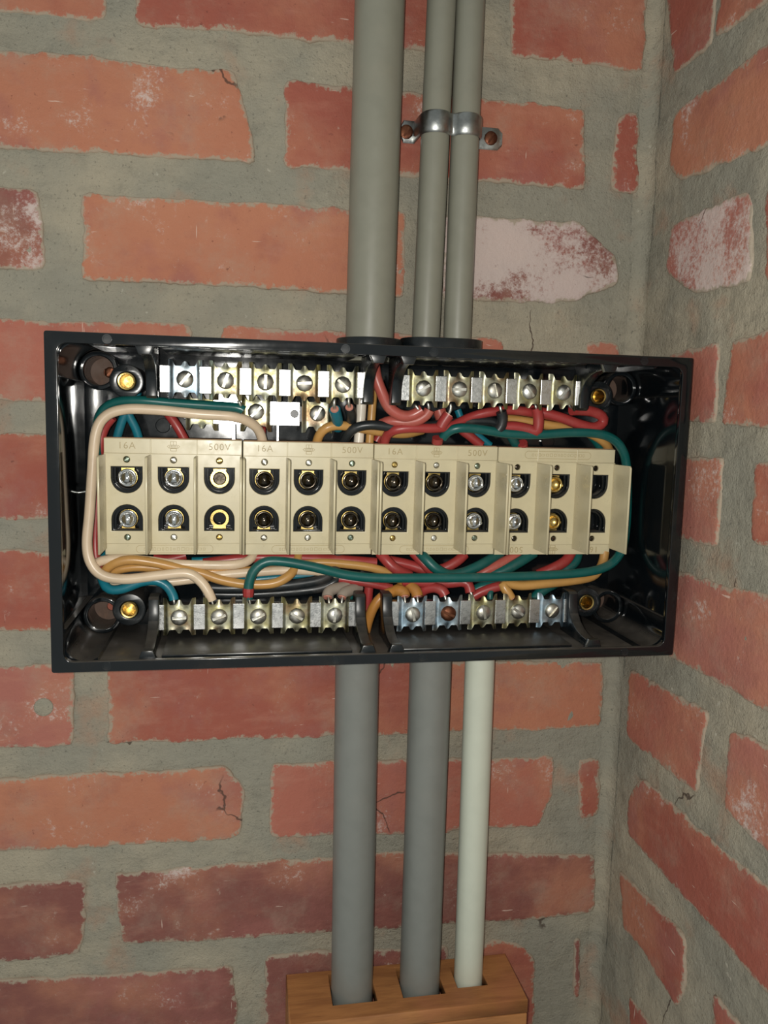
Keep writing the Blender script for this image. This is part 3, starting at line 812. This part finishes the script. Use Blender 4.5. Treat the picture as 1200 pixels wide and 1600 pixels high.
# px of the left edge of each base and of its top, right end of the row
fx = [W(160.5, 685, YFB).x, W(377.5, 690, YFB).x, W(584, 697, YFB).x, W(781, 703, YFB).x, W(963, 706, YFB).x]
pitchB = (fx[4]-fx[0])/4
fz0 = W(161, 684, YFB).z; fz1 = W(962, 703, YFB).z
KS = pitchB/BWD
kinds = [[('chrome', 'chrome'), ('chrome', 'chrome'), ('disc', 'none')],
         [('darkmetal', 'darkmetal'), ('darkmetal', 'darkmetal'), ('darkmetal', 'darkmetal')],
         [('darkmetal', 'darkmetal'), ('darkmetal', 'darkmetal'), ('chrome', 'chrome')],
         [('chrome', 'chrome'), ('brass', 'brass'), ('open', 'open')]]
smk = ['greenscrew', 'steel', 'brass', 'steel', 'steel', 'greenscrew', 'brass', 'steel', 'greenscrew', 'darkmetal', 'darkmetal', 'darkmetal']
flabels = ['cream three-way fuse base at the left end, beside the cream wire loop',
           'cream three-way fuse base, second from the left, all sockets dark',
           'cream three-way fuse base, third from the left, one bright socket column',
           'cream three-way fuse base at the right end, mounted upside down']
print('fuse block scale', KS, 'pitch', pitchB)
for b in range(4):
    flip = b == 3
    e = empty('fuse_base', (fx[0]+pitchB*b, YFB+.0375, fz0+(fz1-fz0)*b/3.2-FH*KS))
    org = Vector((fx[0]+pitchB*b, YFB, fz0+(fz1-fz0)*b/3.2))
    def add(name, me, parent, loc=(0, 0, 0), rot=0):
        """part at a block-local place"""
        o = bpy.data.objects.new(name, me); COL.objects.link(o); o.parent = parent
        o.location = loc; o.rotation_euler = (0, rot, 0); return o
    e.scale = (KS, 1, KS)
    base = Vector((0, org.y-e.location.y, FH))
    def loc(x, y, z): return base+Vector((x, y, z))
    bd = add('body', BODY, e, loc(0, 0, 0)); add('dust_film', DUST, bd, (0, 0, 0))
    bk = add('back_carrier', BACK, e, loc(0, 0, 0))
    for x in (.0010, PITCH3, 2*PITCH3, BWD-.0010): add('barrier', FINM, e, loc(x, 0, 0))
    for k in range(3):
        cx = .0158+PITCH3*k
        for u in (0, 1):
            kind = kinds[b][k][u]
            s_ = add('socket_shell', SHELL[u], e, loc(cx, 0, 0))
            zf = -.0656 if u else -.0197; zc_ = zf+(1 if u else -1)*(DA-RA)
            if kind != 'open': add('contact_plate', KEY[u], s_)
            if kind in CUP: add('contact_socket', CUP[kind], s_, (0, .0064, zc_), random.Random(b*10+k*3+u).uniform(-1, 1))
            if kind == 'disc': add('contact_disc', DISC, s_, (0, .0064, zc_))
            add('terminal_screw', SMALL[smk[b*3+k]], e, loc(cx, .0012, -.0702 if u else -.0148), random.Random(b*7+k+u*50).uniform(-1.5, 1.5))
    zt, zbm = -.0052, -.0789
    R0 = PI if flip else 0
    if not flip:
        add('lettering', T16, e, loc(.0158, .0008, zt)); add('emblem', LOGO, e, loc(.0158+PITCH3, .0008, zt)); add('lettering', T500, e, loc(.0158+2*PITCH3, .0008, zt))
        add('badge', BADGE, e, loc(BWD/2+.0005, .0009, zbm))
    else:
        add('lettering', T500, e, loc(.0158, .0008, zbm), R0); add('emblem', LOGO, e, loc(.0158+PITCH3, .0008, zbm), R0); add('lettering', T16, e, loc(.0158+2*PITCH3, .0008, zbm), R0)
        add('badge', BADGE, e, loc(BWD/2+.0005, .0009, zt), R0)
    tag(e, flabels[b], 'fuse base', 'fuse bases in a row')
# stiff rod that the fuse bases hang on
P = [W(105, 778, -.034), W(120, 773, -.033), W(140, 767, -.032), W(300, 770, -.030), W(700, 777, -.030), W(985, 783, -.030), W(1028, 793, -.032)]
rod = link('metal_rod', tube(catmull(P, .006), .0014, 10), 'galv', smooth=True); recentre(rod)
tag(rod, 'thin metal rod running behind the fuse bases, its ends sticking out', 'rod')

# ------------------------------------------------------------------ wires
def wire(mat, pts, label, r=.0033, tip=None, y=None, cut=None, tipr=.0012, tape=None):
    """pts: (px, py, depth); tip: extra points of the bare conductor"""
    P = [W(*p) for p in pts]
    C_ = catmull(P)
    o = link('wire', tube(C_, r, 12), mat); autosmooth(o, 50); recentre(o)
    if cut:
        d = (C_[-1]-C_[-2]).normalized(); q = C_[-1]
        k = link('insulation_end', tube([q-d*.0004, q+d*.0007], r*.74, 12), cut, o); k.data.transform(Matrix.Translation(-q)); k.location = q-o.location
    if tape:
        q = C_[-4:]; k = link('tape_scrap', tube([p.copy() for p in q], [r*1.10, r*1.12, r*1.08, r*.9], 10), tape, o); k.data.transform(Matrix.Translation(-q[-1])); k.location = q[-1]-o.location
    if tip:
        T = [C_[-1]-(C_[-1]-C_[-2]).normalized()*.003]+[W(*p) for p in tip]
        k = link('conductor', tube(catmull(T, .0015), tipr, 8), 'steel', o, True)
        c = T[-1]; k.data.transform(Matrix.Translation(-c)); k.location = c-o.location
    tag(o, label, 'wire'); return o
# -- left side
wire('w_cream', [(411, 692, -.030), (405, 674, -.034), (392, 661, -.040), (365, 651, -.046), (310, 647, -.047), (240, 640, -.047), (192, 640, -.047), (163, 652, -.047), (149, 680, -.047), (144, 740, -.047), (140, 800, -.047), (136, 850, -.048), (142, 880, -.049), (160, 899, -.050), (195, 905, -.050), (250, 899, -.050), (292, 896, -.050), (313, 908, -.050), (326, 926, -.051), (331, 938, -.051)],
     'cream wire looping down the left of the fuse bases to the bottom strip', .0036, [(333, 946, -.0512), (334, 956, -.051)])
wire('w_green', [(176, 752, -.030), (162, 738, -.034), (152, 715, -.037), (150, 685, -.038), (158, 646, -.039), (181, 629, -.042), (220, 626, -.045), (270, 630, -.045), (330, 634, -.046), (370, 637, -.048), (380, 641, -.048)],
     'dark green wire arching beside the cream loop to the upper left strip', .0034, [(376, 633, -.0505), (372, 626, -.051)])
wire('w_teal', [(160, 862, -.026), (157, 885, -.036), (162, 910, -.044), (172, 921, -.047), (192, 920, -.048), (222, 909, -.048), (246, 908, -.048), (262, 917, -.048), (270, 930, -.050), (272, 938, -.051)],
     'teal wire bending into the first screw of the bottom left strip', .0034, [(273, 948, -.051)])
wire('w_teal', [(181, 692, -.028), (186, 672, -.030), (194, 650, -.032), (206, 630, -.034), (215, 612, -.036)], 'bright teal wire rising behind the first fuse base, left of its twin', .0031)
wire('w_teal', [(219, 693, -.028), (212, 670, -.030), (202, 650, -.032), (196, 632, -.033), (192, 612, -.030)], 'bright teal wire rising behind the first fuse base, right of its twin', .0031)
wire('w_red', [(176, 652, -.038), (164, 668, -.036), (157, 695, -.035), (153, 760, -.034), (149, 830, -.034), (150, 870, -.036), (158, 890, -.038), (172, 900, -.036), (200, 905, -.030)], 'red wire running down behind the cream loop at the left', .0032)
wire('w_red', [(252, 632, -.026), (264, 648, -.028), (278, 668, -.029), (291, 692, -.028)], 'short red wire dropping to the top of the first fuse base', .0034)
# -- top middle
wire('w_white', [(566, 590, -.026), (565, 630, -.028), (562, 670, -.028), (560, 696, -.028)], 'off-white wire hanging straight down between the upper strips', .0038)
wire('w_mustard', [(585, 580, -.026), (582, 630, -.027), (579, 670, -.027), (577, 696, -.028)], 'mustard wire hanging straight down between the upper strips', .0032)
wire('w_salmon', [(585, 572, -.046), (588, 590, -.048), (596, 612, -.048), (607, 635, -.047), (624, 648, -.047), (640, 650, -.047), (652, 645, -.048), (660, 640, -.049)], 'thick faded red wire sweeping from the top into the upper right strip', .0042, [(654, 640, -.051), (648, 632, -.050)])
wire('w_salmon', [(596, 663, -.036), (610, 658, -.040), (632, 660, -.043), (652, 657, -.046), (666, 648, -.048), (671, 640, -.049)], 'faded red wire rising to the first screw of the upper right strip', .0040, [(670, 636, -.051), (668, 628, -.051)])
wire('w_black', [(537, 692, -.030), (543, 680, -.034), (555, 669, -.038), (580, 664, -.040), (620, 668, -.040), (660, 666, -.040), (700, 662, -.040), (740, 658, -.040), (770, 659, -.040), (785, 668, -.040)], 'long dusty black wire crossing over the second and third fuse bases', .0036)
wire('w_black', [(779, 672, -.046), (784, 664, -.047), (785, 652, -.048), (783, 643, -.049)], 'short stout black wire hanging from the third screw, upper right strip', .0040, [(781, 634, -.051)])
wire('w_mustard', [(494, 695, -.030), (499, 680, -.033), (508, 670, -.036), (524, 665, -.036), (550, 667, -.034), (590, 674, -.032), (630, 678, -.028), (660, 672, -.022)], 'mustard wire curving over the top of the second fuse base', .0035)
wire('w_red', [(600, 694, -.032), (605, 680, -.037), (617, 672, -.042), (640, 669, -.044), (680, 669, -.044), (706, 665, -.042), (735, 652, -.040), (765, 644, -.042), (800, 641, -.042), (840, 646, -.041), (880, 654, -.036)], 'bright red wire bending over the third fuse base and running right', .0036)
wire('w_red', [(588, 690, -.022), (598, 678, -.022), (640, 668, -.020)], 'red wire tucked low behind the mustard drop wire', .0034)
wire('w_red', [(689, 667, -.046), (694, 658, -.047), (701, 648, -.048)], 'stubby red wire end at the second screw, upper right strip', .0044, [(704, 640, -.051), (704, 630, -.051)], cut='w_core')
wire('w_salmon', [(686, 640, -.034), (690, 652, -.034), (697, 664, -.032)], 'pale faded wire stub behind the second upper right screw', .0050)
wire('w_red', [(683, 692, -.040), (684, 684, -.042)], 'red wire tip with rounded end above the third fuse base', .0042)
GREEN = [(692, 684, -.040), (700, 675, -.043), (716, 669, -.046), (745, 670, -.046), (790, 677, -.046), (840, 679, -.046), (890, 676, -.046), (930, 677, -.046), (956, 685, -.045), (972, 702, -.044), (979, 730, -.042), (980, 790, -.042), (976, 840, -.043), (968, 866, -.045), (950, 884, -.048), (915, 894, -.050), (850, 899, -.050), (760, 902, -.051), (660, 903, -.051), (590, 903, -.051), (540, 898, -.051), (490, 886, -.051), (445, 878, -.051), (416, 878, -.051), (398, 890, -.051), (390, 908, -.051), (388, 924, -.051), (388, 936, -.051)]
g = wire('w_green', GREEN, 'long dark green wire looping round the right of the fuse bases', .0036, [(391, 944, -.0512), (393, 956, -.051)], tape='w_red')
wire('w_red', [(738, 655, -.030), (720, 668, -.030), (735, 682, -.030), (752, 696, -.030)], 'dull red wire dropping behind the green loop to the third fuse base', .0036)
wire('w_teal', [(715, 640, -.026), (724, 660, -.026), (744, 678, -.026), (766, 696, -.026)], 'thin teal wire slanting down behind the third fuse base', .0028)
wire('w_red', [(788, 667, -.044), (806, 667, -.045), (826, 671, -.046), (837, 674, -.047), (841, 666, -.048), (841, 650, -.049), (838, 637, -.050)], 'red wire hooked up to the fourth screw, upper right strip', .0042, [(836, 631, -.051)])
wire('w_red', [(828, 640, -.038), (850, 645, -.041), (878, 653, -.043), (905, 663, -.044), (928, 668, -.044), (942, 660, -.044), (940, 650, -.045), (925, 643, -.046), (906, 641, -.047), (893, 641, -.049)], 'red wire doubling back into the last screw, upper right strip', .0040, [(890, 634, -.051), (889, 628, -.051)])
T_ = [(788, 654, -.034), (820, 658, -.036), (860, 665, -.038), (895, 670, -.038), (925, 679, -.036), (945, 692, -.034), (953, 706, -.028)]
wire('w_mustard', T_, 'mustard wire passing under the red loops at the upper right', .0036)
wire('w_green', [(850, 646, -.030), (880, 652, -.032), (905, 664, -.030), (925, 682, -.030), (940, 702, -.028)], 'green wire half hidden behind the red loops at upper right', .0034)
wire('w_green', [(794, 672, -.040), (800, 684, -.036), (810, 702, -.030)], 'short green wire dropping behind the fourth fuse base', .0036)
wire('w_red', [(818, 704, -.030), (817, 697, -.034), (816, 692, -.036)], 'red wire tip poking above the fourth fuse base', .0040)
# teal ends under the last screw of the upper left strip
wire('w_teal', [(528, 668, -.030), (527, 655, -.040), (523, 640, -.048)], 'teal wire end at the last upper left screw, left of two', .0042, [(522, 632, -.0515), (523, 622, -.051)], cut='w_core')
wire('w_black', [(548, 662, -.030), (549, 650, -.040), (546, 637, -.048)], 'dark wire end at the last upper left screw, right of two', .0040, [(545, 630, -.0515), (545, 620, -.051)], cut='w_core')
wire('w_red', [(409, 692, -.026), (411, 680, -.030), (411, 668, -.033)], 'thin brown-red wire end below the deep terminal bar', .0020)
# -- bottom
wire('w_cream', [(146, 884, -.042), (160, 876, -.044), (190, 873, -.044), (230, 876, -.043), (270, 881, -.042), (330, 883, -.041), (368, 882, -.040), (388, 876, -.036), (399, 864, -.030)], 'cream wire tucked up under the first and second fuse bases', .0034)
wire('w_mustard', [(163, 894, -.042), (172, 884, -.045), (188, 877, -.046), (210, 875, -.046), (245, 880, -.045), (280, 888, -.044), (312, 895, -.043), (345, 906, -.043), (385, 913, -.043), (425, 912, -.043), (448, 902, -.042), (461, 887, -.038), (467, 864, -.030)], 'mustard wire dipping below the fuse bases and up to the second', .0035)
wire('w_mustard', [(168, 898, -.038), (185, 890, -.040), (215, 886, -.040), (260, 889, -.039), (330, 893, -.038), (400, 891, -.036), (450, 884, -.034), (500, 879, -.034), (545, 882, -.035), (580, 887, -.036), (606, 895, -.036), (625, 906, -.034)], 'mustard wire lying in the bundle below, ending near the middle', .0033)
wire('w_cream', [(168, 905, -.040), (190, 911, -.042), (225, 908, -.042), (262, 909, -.042), (300, 905, -.041), (350, 898, -.040), (400, 894, -.039), (450, 891, -.038), (500, 893, -.037), (545, 900, -.036)], 'cream wire lying lowest in the bundle under the fuse bases', .0034)
wire('w_black', [(316, 918, -.038), (360, 919, -.039), (420, 917, -.039), (475, 911, -.038), (505, 904, -.037), (522, 890, -.034), (528, 864, -.028)], 'thick black wire curving up behind the green loop', .0042)
wire('w_black', [(318, 928, -.034), (380, 929, -.035), (450, 925, -.035), (500, 919, -.036), (524, 908, -.036), (532, 898, -.033)], 'black wire just above the bottom left strip', .0036)
wire('w_teal', [(330, 908, -.033), (390, 906, -.033), (450, 901, -.033), (510, 898, -.032)], 'teal wire glimpsed inside the bottom bundle', .0032)
wire('w_teal', [(300, 876, -.026), (340, 874, -.026), (372, 868, -.024)], 'thin teal wire under the first fuse base', .0026)
wire('w_red', [(318, 880, -.030), (355, 875, -.031), (390, 872, -.031), (440, 871, -.031), (500, 873, -.031), (550, 876, -.032), (588, 879, -.032)], 'red wire running along just below the second fuse base', .0038)
wire('w_red', [(240, 872, -.026), (262, 874, -.026), (290, 868, -.024)], 'red wire bit under the first fuse base', .0034)
wire('w_red', [(594, 864, -.032), (604, 876, -.036), (618, 889, -.038), (640, 900, -.036)], 'red wire slanting from the third fuse base, leftmost', .0042)
wire('w_red', [(608, 876, -.028), (640, 883, -.030), (672, 893, -.032), (700, 902, -.030)], 'red wire slanting low behind the green loop', .0042)
wire('w_red', [(645, 864, -.030), (657, 876, -.034), (668, 888, -.036), (680, 900, -.034)], 'red wire slanting beside the green one, third fuse base', .0034)
wire('w_green', [(655, 862, -.034), (666, 874, -.040), (682, 889, -.043), (702, 898, -.042), (725, 894, -.041), (752, 882, -.039), (782, 864, -.032)], 'dark green wire dipping in a U below the third fuse base', .0040)
wire('w_red', [(726, 866, -.032), (714, 877, -.034), (694, 888, -.034), (676, 892, -.032)], 'red wire rising to the right below the third fuse base', .0040)
wire('w_salmon', [(812, 864, -.032), (792, 876, -.035), (768, 888, -.037), (742, 902, -.036)], 'faded red wire slanting below the fourth fuse base', .0042)
wire('w_green', [(834, 864, -.034), (812, 878, -.038), (786, 892, -.039), (760, 900, -.037)], 'green wire slanting below the fourth fuse base', .0042)
wire('w_red', [(893, 862, -.032), (884, 876, -.036), (866, 887, -.038), (840, 898, -.036)], 'red wire curving down from the fourth fuse base', .0042)
wire('w_green', [(904, 862, -.030), (899, 878, -.034), (884, 890, -.036), (866, 900, -.035)], 'green wire curving down beside the red one, fourth fuse base', .0038)
wire('w_mustard', [(945, 862, -.036), (942, 878, -.038), (936, 890, -.042), (924, 901, -.044), (895, 907, -.046), (850, 912, -.047), (815, 915, -.047), (793, 912, -.047), (786, 914, -.048), (792, 924, -.050), (799, 935, -.051)], 'mustard wire sweeping from the right to the bottom right strip', .0037, [(801, 943, -.0512), (801, 955, -.051)], cut='w_core')
wire('w_red', [(530, 904, -.038), (555, 908, -.040), (585, 913, -.041), (612, 919, -.041)], 'red wire lying across behind the two middle brackets', .0032)
wire('w_red', [(577, 912, -.036), (575, 935, -.036), (572, 985, -.034)], 'red wire hanging straight down between the lower strips', .0036)
wire('w_orange', [(640, 908, -.036), (620, 921, -.042), (600, 930, -.046), (586, 945, -.046), (577, 965, -.044), (570, 992, -.040)], 'thick ochre wire curving down between the lower strips', .0038)
wire('w_black', [(562, 908, -.030), (561, 940, -.030), (558, 985, -.030)], 'dark wire hanging straight down between the lower strips', .0032)
wire('w_green', [(554, 902, -.032), (552, 915, -.032), (546, 940, -.032)], 'thin green wire beside the last bottom left screw', .0022)
wire('w_grey', [(556, 905, -.034), (545, 915, -.038), (520, 921, -.044), (513, 927, -.047), (512, 933, -.049)], 'grey sheathed wire end at the last bottom left screw, left of two', .0044, [(514, 940, -.0515), (515, 952, -.051)], cut='w_core')
wire('w_grey', [(560, 918, -.036), (550, 921, -.042), (538, 927, -.047), (535, 933, -.049)], 'grey sheathed wire end at the last bottom left screw, right of two', .0044, [(534, 940, -.0515), (534, 952, -.051)], cut='w_core')
wire('w_orange', [(612, 925, -.040), (622, 922, -.045), (630, 925, -.047), (632, 932, -.049)], 'orange wire end at the first bottom right screw, left of two', .0044, [(633, 940, -.0515), (635, 952, -.051)], cut='w_core')
wire('w_orange', [(628, 902, -.036), (642, 915, -.043), (650, 924, -.047), (652, 932, -.049)], 'orange wire end at the first bottom right screw, right of two', .0044, [(653, 940, -.0515), (655, 952, -.051)], cut='w_core')
wire('w_red', [(655, 926, -.040), (668, 919, -.043), (681, 918, -.046), (691, 923, -.049), (695, 930, -.050)], 'red wire arching into the second bottom right screw', .0042, [(697, 938, -.0515), (698, 950, -.051)])
wire('w_red', [(628, 908, -.042), (660, 910, -.043), (700, 911, -.044), (722, 909, -.046), (732, 914, -.048), (735, 926, -.050)], 'long red wire under the green loop to the third bottom right screw', .0040, [(739, 936, -.0515), (742, 946, -.051)])
wire('w_green', [(742, 922, -.040), (758, 915, -.041), (785, 910, -.041), (820, 907, -.040), (850, 903, -.038)], 'green wire behind the red end at the bottom right strip', .0040)
wire('w_red', [(736, 934, -.043), (752, 925, -.044), (775, 917, -.045), (792, 915, -.045)], 'red wire rising behind the third and fourth bottom right screws', .0038)
wire('w_green', [(832, 938, -.044), (846, 924, -.043), (862, 914, -.041), (884, 902, -.038)], 'green wire coming up behind the last bottom right screw', .0042)
wire('w_green', [(766, 936, -.048), (766, 926, -.047), (772, 916, -.042)], 'small green wire end at the third bottom right screw', .0024)
